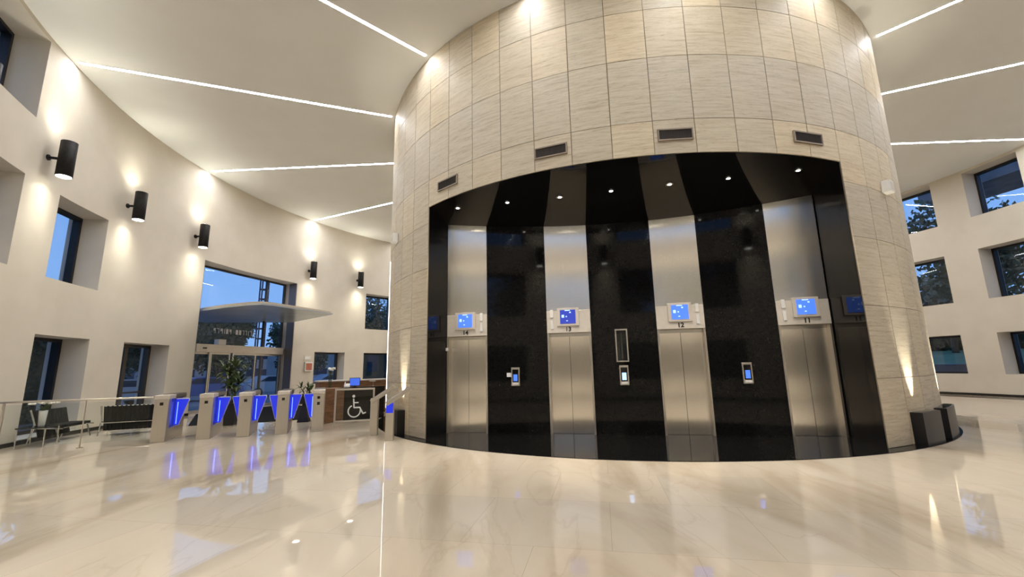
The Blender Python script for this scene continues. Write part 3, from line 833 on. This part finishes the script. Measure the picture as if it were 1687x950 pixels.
# ---------------- benches
def bench(loc, rz, width, label, connectors=True):
    root = thing('bench', label, 'bench', loc, rz, 'black leather waiting benches')
    # local: x along, y forward of sitter is -y ; back at y=+.3
    hw = width / 2
    n_ = int(width / .1)
    bm = NB()
    for i in range(n_):
        x0 = -hw + .04 + (width - .08) * i / n_; x1 = -hw + .04 + (width - .08) * (i + 1) / n_
        box(bm, x0 + .002, x1 - .002, -.30, .15, .36, .42, .012)
    obj('seat', bm, M['leather'], root)
    bm = NB(); m = Matrix.Translation((0, .20, .40)) @ Matrix.Rotation(math.radians(-14), 4, 'X')
    for i in range(n_):
        x0 = -hw + .04 + (width - .08) * i / n_; x1 = -hw + .04 + (width - .08) * (i + 1) / n_
        box(bm, x0 + .002, x1 - .002, -.02, .04, -.27, .40, .012, m)  # slats run on below the seat to fill in the dark shadow there
    obj('backrest', bm, M['leather'], root)
    for s in (-1, 1):
        x = s * hw
        bm = NB()
        path_tube(bm, [Vector((x, .36, .80)), Vector((x, .20, .36)), Vector((x, -.34, .34))], .017, 8)
        path_tube(bm, [Vector((x, .24, .36)), Vector((x, .34, .012))], .017, 8)
        path_tube(bm, [Vector((x, -.20, .35)), Vector((x, -.30, .012))], .017, 8)
        obj('leg_frame', bm, M['chrome'], root)
    bm = NB(); tube(bm, (-hw, .25, .34), (hw, .25, .34), .012, 8); tube(bm, (-hw, -.22, .34), (hw, -.22, .34), .012, 8); obj('rail', bm, M['chrome'], root)
    if connectors:
        bm = NB()
        for i in range(n_):
            x = -hw + .04 + (width - .08) * (i + .5) / n_
            box(bm, x - .022, x + .022, .325, .350, .775, .80, .004)
        obj('back_clips', bm, M['white_plastic'], root)
    return root
b0, b1 = Vector((-11.15, 11.86, 0)), Vector((-9.95, 12.42, 0))
dd = b1 - b0
# backrest towards the camera: local +y must point to the camera side
bench(((b0 + b1) / 2 + Vector((-.12, .35, .001))), math.atan2(dd.y, dd.x) + math.pi, dd.length, 'black leather bench with chrome frame seen from behind, nearest the turnstiles')
bench(P(-73.8, 16.22, .001), math.radians(-73.8 + 180), 1.15, 'black leather bench against the left wall, behind the glass railing', False)
root = thing('side_table', 'low dark-topped side table behind the railing at far left', 'table', tuple(P(-70.3, 16.15, .001)), math.radians(20))
bm = NB(); box(bm, -.28, .28, -.28, .28, .42, .45, .006); obj('tabletop', bm, M['dark_glass'], root)
for sx in (-1, 1):
    for sy in (-1, 1):
        bm = NB(); tube(bm, (sx * .25, sy * .25, 0), (sx * .25, sy * .25, .42), .014, 8); obj('leg', bm, M['chrome'], root)
def leaf_fan(bm, base, n_, ln, droop, wd, rnd, up=.6, seg=5):
    for i in range(n_):
        a = rnd.uniform(0, 2 * math.pi); el = rnd.uniform(up, 1.45); L_ = ln * rnd.uniform(.6, 1.0)
        prev = None; pos = Vector(base); side = Vector((-math.sin(a), math.cos(a), 0))
        for k in range(seg + 1):
            t = k / seg; e2 = el - droop * t * t
            wv = wd * math.sin(math.pi * min(1, .12 + t * .88)) * (1 if k < seg else .05)
            cur = (bm.verts.new(pos - side * wv / 2), bm.verts.new(pos + side * wv / 2))
            if prev: bm.faces.new((prev[0], prev[1], cur[1], cur[0]))
            prev = cur
            pos = pos + Vector((math.cos(a) * math.cos(e2), math.sin(a) * math.cos(e2), math.sin(e2))) * (L_ / seg)
def blossoms(bm, cx, cy, cz, rad, n_, rnd, s=.03):
    for i in range(n_):
        p = Vector((cx + rnd.uniform(-rad, rad), cy + rnd.uniform(-rad, rad), cz + rnd.uniform(-.03, .05)))
        for k in range(5):
            a = 2 * math.pi * k / 5
            bmesh.ops.create_icosphere(bm, subdivisions=1, radius=s * .55, matrix=Matrix.Translation(p + Vector((math.cos(a) * s * .6, math.sin(a) * s * .6, 0))))
rnd = random.Random(5)
root = thing('flower_vase', 'white vase of white flowers on the low side table at far left', 'vase', tuple(P(-70.2, 16.10, .452)))
bm = NB(); lathe(bm, [(.05, 0), (.06, .02), (.075, .28), (.08, .36), (.068, .36), (.06, .1)], 20); obj('vase_body', bm, M['vase'], root, True)
bm = NB(); leaf_fan(bm, (0, 0, .34), 22, .26, .8, .05, rnd); obj('leaves', bm, M['leaf'], root)
bm = NB(); blossoms(bm, 0, 0, .54, .17, 16, rnd, .045); obj('blossoms', bm, M['petal'], root)

# ---------------- reception desk
dk0 = Vector((-5.98, 13.95, 0)); dkd = Vector((.74, .67, 0)).normalized()
root = thing('reception_desk', 'brown wood and black reception desk behind the wheelchair gate', 'desk', (dk0.x, dk0.y, .001), math.atan2(dkd.y, dkd.x))
bm = NB(); box(bm, 0, .595, 0, .75, 0, 1.05, .006); obj('wood_end', bm, M['wood'], root)['label'] = 'walnut end panel'
bm = NB(); box(bm, .597, 2.0, .02, .75, 0, 1.03, .004); obj('front_panel', bm, M['desk_black'], root)['label'] = 'glossy black front panel'
bm = NB(); box(bm, .60, 2.02, -.01, .45, 1.031, 1.06, .004); obj('counter', bm, M['desk_black'], root)
root2 = thing('back_counter', 'long pale counter top behind the reception desk', 'counter', tuple(dk0 + dkd * .4 + Vector((-dkd.y, dkd.x, 0)) * 1.9 + Vector((0, 0, .001))), math.atan2(dkd.y, dkd.x))
bm = NB(); box(bm, 0, 3.0, 0, .5, 1.22, 1.27, .006); obj('top', bm, M['white_plastic'], root2)
bm = NB(); box(bm, .03, 2.97, .03, .47, 0, 1.219); obj('body', bm, M['wood'], root2)
def on_desk(s, q, z): return tuple(dk0 + dkd * s + Vector((-dkd.y, dkd.x, 0)) * q + Vector((0, 0, z)))
root = thing('monitor', 'small blue-lit monitor standing on the reception desk', 'monitor', on_desk(1.05, .30, 1.063), math.radians(14))
bm = NB(); box(bm, -.17, .17, -.015, .015, .03, .30, .005); obj('housing', bm, M['black_metal'], root)
bm = NB(); box(bm, -.155, .155, -.019, -.0155, .045, .285); obj('screen', bm, principled('monitor_blue', (.05, .1, .5), .2, emit=(.04, .12, .6), estr=1.0), root)
bm = NB(); box(bm, -.08, .08, -.06, .06, 0, .012); box(bm, -.02, .02, .0, .02, .01, .06); obj('stand', bm, M['black_metal'], root)
root = thing('telephone', 'pale desk telephone left of the blue monitor', 'telephone', on_desk(.74, .18, 1.062), math.radians(20))
bm = NB(); slab(bm, [Vector(p) for p in ((-.09, -.1, 0), (.09, -.1, 0), (.09, .1, 0), (-.09, .1, 0))], [Vector(p) for p in ((-.09, -.1, .04), (.09, -.1, .04), (.09, .1, .12), (-.09, .1, .12))]); obj('base', bm, M['white_plastic'], root)
bm = NB(); path_tube(bm, [Vector((-.06, -.08, .09)), Vector((-.06, 0, .13)), Vector((-.06, .09, .16))], .018, 8); obj('handset', bm, M['white_plastic'], root)
root = thing('desk_lamp', 'small lamp with pale flat head on the desk near the drum', 'lamp', on_desk(1.65, .2, 1.063), 0)
bm = NB(); lathe(bm, [(.05, 0), (.05, .012), (.008, .02), (.008, .16)], 14); obj('base', bm, M['chrome'], root)
bm = NB(); box(bm, -.12, .08, -.03, .03, .161, .185, .004); obj('head', bm, M['white_plastic'], root)
root = thing('flower_vase', 'tall glass vase of white flowers on the wooden end of the desk', 'vase', on_desk(.26, .40, 1.053))
bm = NB(); lathe(bm, [(.05, 0), (.055, .01), (.05, .42), (.044, .42), (.046, .02)], 18); obj('vase_body', bm, M['clear_glass'], root, True)
bm = NB()
for k in range(7):
    a = k * .9; tube(bm, (.02 * math.cos(a), .02 * math.sin(a), .02), (.07 * math.cos(a), .07 * math.sin(a), .55), .005, 6)
leaf_fan(bm, (0, 0, .42), 14, .2, .7, .05, rnd); obj('stems', bm, M['leaf'], root)
bm = NB(); blossoms(bm, 0, 0, .60, .13, 16, rnd, .04); obj('blossoms', bm, M['petal'], root)

# ---------------- potted plants
def potted(x, y, label, pot_w, pot_h, pedestal, ln, nl, wd, stem_h):
    root = thing('potted_plant', label, 'plant', (x, y, .001), math.radians(12), 'plants in black planters')
    bm = NB(); zb = 0
    if pedestal:
        slab(bm, [Vector((sx * .17, sy * .17, 0)) for sx, sy in ((-1, -1), (1, -1), (1, 1), (-1, 1))], [Vector((sx * .06, sy * .06, pedestal)) for sx, sy in ((-1, -1), (1, -1), (1, 1), (-1, 1))])
        obj('pedestal', bm, M['pot'], root); bm = NB(); zb = pedestal + .001
    slab(bm, [Vector((sx * pot_w * .42, sy * pot_w * .42, zb)) for sx, sy in ((-1, -1), (1, -1), (1, 1), (-1, 1))], [Vector((sx * pot_w / 2, sy * pot_w / 2, zb + pot_h)) for sx, sy in ((-1, -1), (1, -1), (1, 1), (-1, 1))])
    obj('pot', bm, M['pot'], root)
    bm = NB(); box(bm, -pot_w * .44, pot_w * .44, -pot_w * .44, pot_w * .44, zb + pot_h + .001, zb + pot_h + .02); obj('soil', bm, M['soil'], root)
    rr = random.Random(int(x * 100) % 97)
    bm = NB(); b2 = NB(); z0 = zb + pot_h
    for k in range(5 if stem_h > .4 else 3):
        a = k * 1.3; tx, ty = .16 * math.cos(a) * (1 + k * .15), .16 * math.sin(a) * (1 + k * .15); h_ = stem_h * (.5 + .12 * k)
        tube(bm, (.03 * math.cos(a), .03 * math.sin(a), z0), (tx, ty, z0 + h_), .014, 8, .008)
        leaf_fan(b2, (tx, ty, z0 + h_), nl, ln, 1.5, wd, rr, up=-.2)
        leaf_fan(b2, (tx * .6, ty * .6, z0 + h_ * .55), nl // 2, ln * .9, 1.5, wd, rr, up=-.3)
    obj('stem', bm, M['stem'], root); obj('foliage', b2, M['leaf'], root)
    return root
pt = potted(-8.95, 13.95, 'large dark bushy plant in a black planter before the entrance doors', .42, .66, 0, .62, 20, .09, 1.15)
bm = NB(); leaf_fan(bm, (-.32, -.05, 1.48), 14, .22, 1.2, .09, random.Random(9), up=-.2); obj('pale_leaves', bm, M['leaf_light'], pt)['label'] = 'cluster of yellow-green leaves'
potted(-6.85, 14.45, 'small palm in a black pot on a tapered stand, right of the entrance', .34, .28, .58, .34, 12, .06, .30)
# entrance matting
bm = NB(); prism(bm, [(-10.2, 13.9), (-9.5, 14.25), (-8.68, 14.4), (-7.75, 14.75), (-7.2, 15.3), (-8.4, 18.0), (-9.5, 20.5), (-11.3, 22.2), (-12.8, 17.8)], .001, .010)
tag(obj('entrance_mat', bm, M['mat']), 'wide black floor mat in front of the entrance doors', 'mat')

# fire hose cabinet and notice on the wall
root = thing('fire_hose_cabinet', 'small red and white fire cabinet on the wall right of the entrance', 'cabinet', P(-116.1, RW, 1.62), math.radians(-116.1))
bm = NB(); box(bm, -.26, .22, .0, .12, 0, .48, .008); obj('housing', bm, M['white_plastic'], root)
bm = NB(); box(bm, -.20, .17, .121, .13, .06, .42, .003); obj('front', bm, M['red'], root)
root = thing('wall_notice', 'small framed notice above the fire cabinet', 'sign', P(-116.0, RW, 2.22), math.radians(-116.0))
bm = NB(); box(bm, -.20, .20, .0, .02, 0, .22, .003); obj('frame', bm, M['header_steel'], root)
bm = NB(); box(bm, -.16, .16, .021, .024, .035, .185); obj('sheet', bm, M['white_card'], root)

# ================================================================== OUTSIDE
bm = NB(); 
for (r0, r1, z, nm) in ((RO + .02, 140, -.06, 0),):
    k = 96
    vi = [bm.verts.new(P(360 * i / k, r0, z)) for i in range(k)]; vo = [bm.verts.new(P(360 * i / k, r1, z)) for i in range(k)]
    for i in range(k): bm.faces.new((vi[i], vo[i], vo[(i + 1) % k], vi[(i + 1) % k]))
bmesh.ops.recalc_face_normals(bm, faces=bm.faces)
g_ = struct('ground_outside', bm, M['asphalt'])
bm = NB(); prof_r = [(24.0, 1.28), (33.0, 1.75), (45.4, 2.35), (45.4, -.05), (24.0, -.05)]
rings_ = [[bm.verts.new(P(80 + 50 * i / 40, r_, z_)) for r_, z_ in prof_r] for i in range(41)]
for i in range(40):
    for k in range(5): bm.faces.new((rings_[i][k], rings_[i][(k + 1) % 5], rings_[i + 1][(k + 1) % 5], rings_[i + 1][k]))
gl2 = obj('lawn', bm, M['grass']); tag(gl2, 'green lawn bank seen through the right-hand ground floor windows', 'lawn', kind='stuff')
bm = NB(); arc_box(bm, 80, 130, 21.5, 23.95, -.058, 1.30, 40)
tag(obj('retaining_wall', bm, M['concrete']), 'low grey retaining wall below the lawn outside the right-hand windows', 'wall')

def tree_mesh(seed, h, cr, dens=4200, leaf=.34):
    rr = random.Random(seed); b1 = NB(); b2 = NB()
    tube(b1, (0, 0, 0), (.1, 0, h * .5), .16, 10, .10)
    for k in range(6):
        a = k * 1.05; tube(b1, (.08, 0, h * (.32 + .03 * k)), (cr * .55 * math.cos(a), cr * .55 * math.sin(a), h * (.6 + .05 * k)), .07, 7, .02)
    blobs = [(Vector((rr.uniform(-.5, .5) * cr, rr.uniform(-.5, .5) * cr, h * rr.uniform(.38, .88))), cr * rr.uniform(.35, .6)) for _ in range(12)]
    for i in range(dens):
        c, r = rr.choice(blobs); v = Vector((rr.gauss(0, 1), rr.gauss(0, 1), rr.gauss(0, .8))).normalized() * r * rr.uniform(.55, 1.05)
        p = c + v; n1 = Vector((rr.gauss(0, 1), rr.gauss(0, 1), rr.gauss(0, 1))).normalized(); n2 = n1.orthogonal().normalized(); s = leaf * rr.uniform(.6, 1.3)
        quad(b2, p - n1 * s / 2, p + n2 * s / 3, p + n1 * s / 2, p - n2 * s / 3)
    return b1, b2
def tree_proto(seed, h, cr):
    root = thing('tree', 'tree', 'tree', (0, 0, -.06)); b1, b2 = tree_mesh(seed, h, cr)
    obj('trunk', b1, M['bark'], root); obj('crown', b2, M['tree_leaf'], root)
    return root
protos = [tree_proto(1, 6.5, 2.9), tree_proto(2, 5.0, 2.4), tree_proto(3, 9.0, 3.4)]
used = [False] * 3
def place_tree(a, r, kind, sc, label, group, zoff=-.06):
    o = protos[kind] if not used[kind] else copy_tree(protos[kind]); used[kind] = True
    o.location = P(a, r, zoff); o.rotation_euler = (0, 0, a * 1.7); o.scale = (sc, sc, sc); o['label'] = label
    if group: o['group'] = group
    elif 'group' in o: del o['group']
GL = 'street trees beyond the entrance'; GR = 'garden trees beyond the right windows'
for a, r, k, s in [(-105, 35, 0, .95), (-115.5, 36, 0, 1.0), (-126, 36, 0, 1.0), (-136.5, 36, 0, 1.0), (-121, 48, 0, 1.25), (-131, 48, 0, 1.25), (-141, 48, 0, 1.25)]:
    place_tree(a, r, k, s, 'dark street tree seen through the glazing on the entrance side', GL)
place_tree(-147.5, 37, 2, 1.1, 'tall dark tree outside the small upper window beside the drum', None)
for a, r, k, s in [(-97, 25.5, 1, .95), (-86.5, 26, 1, .9)]:
    place_tree(a, r, k, s, 'dark tree close outside the ground floor window at far left', 'trees outside the far left window')
for a, r, k, s in [(98, 30, 2, 1.2), (114, 30, 2, 1.2), (82, 31, 2, 1.2), (106, 40, 1, 1.5), (90, 40, 1, 1.4), (122, 40, 1, 1.5)]:
    place_tree(a, r, k, s, 'dark garden tree seen through the right-hand windows', GR, 1.3 + (r - 24) * .05)
for a in (-52, -38, -24, -10, 4, 18, 32, 46):  # unseen trees added to darken the sky mirrored in the black stone
    place_tree(a, 27, 2, 1.0, 'added dark tree behind the camera, hiding sky from the reflections', 'added trees behind the camera')
hr = random.Random(21)
bm = NB(); arc_box(bm, 84, 128, 46.35, 47, -.058, 6.0, 60)
for i in range(5200):
    p = P(hr.uniform(84, 128), hr.uniform(46.01, 46.3), hr.uniform(2.2, 6.2)); n1 = Vector((hr.gauss(0, 1), hr.gauss(0, 1), hr.gauss(0, 1))).normalized(); n2 = n1.orthogonal().normalized()
    quad(bm, p - n1 * .22, p + n2 * .16, p + n1 * .22, p - n2 * .16)
bw = NB(); arc_box(bw, -98, -84, 21.5, 22.3, -.058, 2.9, 16)
for i in range(2600):
    p = P(hr.uniform(-98, -84), hr.uniform(21.2, 21.5), hr.uniform(.0, 3.1)); n1 = Vector((hr.gauss(0, 1), hr.gauss(0, 1), hr.gauss(0, 1))).normalized(); n2 = n1.orthogonal().normalized()
    quad(bw, p - n1 * .09, p + n2 * .06, p + n1 * .09, p - n2 * .06)
tag(obj('garden_hedge', bw, M['tree_leaf']), 'dark clipped hedge just outside the far left ground floor window', 'hedge')
bh = NB(); arc_box(bh, -62, 66, 33, 34, -.058, 4.2, 90)  # unseen hedge, added to keep blue sky out of the steel doors
for i in range(5000):
    p = P(hr.uniform(-62, 66), hr.uniform(32.8, 33.0), hr.uniform(.0, 4.5)); n1 = Vector((hr.gauss(0, 1), hr.gauss(0, 1), hr.gauss(0, 1))).normalized(); n2 = n1.orthogonal().normalized()
    quad(bh, p - n1 * .22, p + n2 * .16, p + n1 * .22, p - n2 * .16)
tag(obj('garden_hedge', bh, M['tree_leaf']), 'added tall dark hedge behind the camera, hiding sky from the reflections', 'hedge')
tag(obj('garden_hedge', bm, M['tree_leaf']), 'long dark hedge at the back of the lawn outside the right windows', 'hedge')

def building(a, r, wd, dp, h, label, mat, z0=-.06, floors=4, cols=6):
    root = thing('building', label, 'building', P(a, r, z0), math.radians(a))
    bm = NB(); box(bm, -wd / 2, wd / 2, -dp, 0, 0, h); obj('wall', bm, mat, root)
    for f in range(floors):
        for c in range(cols):
            bm = NB(); x = -wd / 2 + wd * (c + .5) / cols; z = h * (f + .45) / floors
            box(bm, x - wd / cols * .3, x + wd / cols * .3, .002, .06, z, z + h / floors * .4); obj('window', bm, M['facade_glass'], root)
    bm = NB(); box(bm, -wd / 2 - .2, wd / 2 + .2, -dp - .2, .2, h + .001, h + .35); obj('roof', bm, M['concrete'], root)
building(-113, 64, 34, 10, 5.2, 'low pale building beyond the street trees, left of the lattice tower', M['facade'], floors=2, cols=8)
building(-141, 64, 26, 10, 5.0, 'low pale building beyond the street, right of the lattice tower', M['facade'], floors=2, cols=6)
building(-145.6, 26, 4.2, 3, 3.4, 'added dark olive block standing for the dark room in the small low window beside the drum', principled('olive_wall', (.06, .06, .035), .7), floors=1, cols=3)  # added block, stands in for a dark room at that window
# slab-like elevated block beyond the right windows (dark band against the sky)
root = thing('elevated_block', 'dark grey elevated block crossing the sky in the upper right windows', 'building', P(101, 48, -.06), math.radians(101))
bm = NB(); box(bm, -22, 22, -6, 0, 19.2, 21.7); obj('slab', bm, M['concrete'], root)
for x in (-14, -5, 4, 13):
    bm = NB(); box(bm, x - .4, x + .4, -3.5, -2.5, 0, 19.199); obj('column', bm, M['concrete'], root)
# lattice tower
root = thing('lattice_tower', 'dark steel lattice tower rising above the trees beyond the entrance', 'tower', (-25.4, 43.15, -.06), .2)
bm = NB(); hw = .3; H_ = 11.7
for sx in (-1, 1):
    for sy in (-1, 1): tube(bm, (sx * hw, sy * hw, 0), (sx * hw, sy * hw, H_), .07, 6)
obj('legs', bm, M['tower'], root)
bm = NB()
for z in range(1, 12):
    for s in (-1, 1):
        tube(bm, (-hw, s * hw, z), (hw, s * hw, z), .06, 6); tube(bm, (s * hw, -hw, z), (s * hw, hw, z), .06, 6)
obj('braces', bm, M['tower'], root)

def car(loc, rz, col, label):
    root = thing('car', label, 'car', loc, rz, 'parked cars outside the ground floor glazing')
    paint = principled('car_paint', col, .25, metal=.3, coat=.6)
    prof = [(-2.1, .35), (-2.15, .75), (-1.9, .95), (-1.25, 1.0), (-.7, 1.42), (.75, 1.45), (1.5, 1.02), (2.05, .92), (2.15, .5), (2.05, .32)]
    bm = NB(); slab(bm, [Vector((x, -.85, z)) for x, z in prof], [Vector((x, .85, z)) for x, z in prof]); bmesh.ops.recalc_face_normals(bm, faces=bm.faces)
    bmesh.ops.bevel(bm, geom=list(bm.edges), offset=.05, segments=2, affect='EDGES'); obj('body', bm, paint, root, False)
    bm = NB()
    for s in (-1, 1):
        pr_ = [(-1.15, 1.03), (-.66, 1.36), (.70, 1.38), (1.28, 1.05)]
        y0, y1 = (s * .852, s * .858)
        slab(bm, [Vector((x, y0, z)) for x, z in pr_], [Vector((x, y1, z)) for x, z in pr_])
    bmesh.ops.recalc_face_normals(bm, faces=bm.faces); obj('side_window', bm, M['facade_glass'], root)
    for x in (-1.35, 1.35):
        for s in (-1, 1):
            bm = NB(); tube(bm, (x, s * .70, .32), (x, s * .87, .32), .32, 20); wh = obj('wheel', bm, M['tyre'], root)
            bm = NB(); tube(bm, (x, s * .871, .32), (x, s * .885, .32), .19, 14); obj('hub', bm, M['chrome'], wh)
for a, r, c, lb_ in ((-106.5, 26.4, (.55, .58, .62), 'pale parked car behind the divided window'), (-116.3, 26.4, (.12, .2, .5), 'blue parked car behind the left of the entrance doors'),
                     (-126.1, 26.4, (.6, .65, .7), 'silver parked car behind the right of the entrance doors'), (-135.9, 26.4, (.5, .6, .75), 'pale blue parked car behind the window right of the entrance')):
    car(P(a, r, -.06), math.radians(a + random.uniform(-4, 4)), c, lb_)
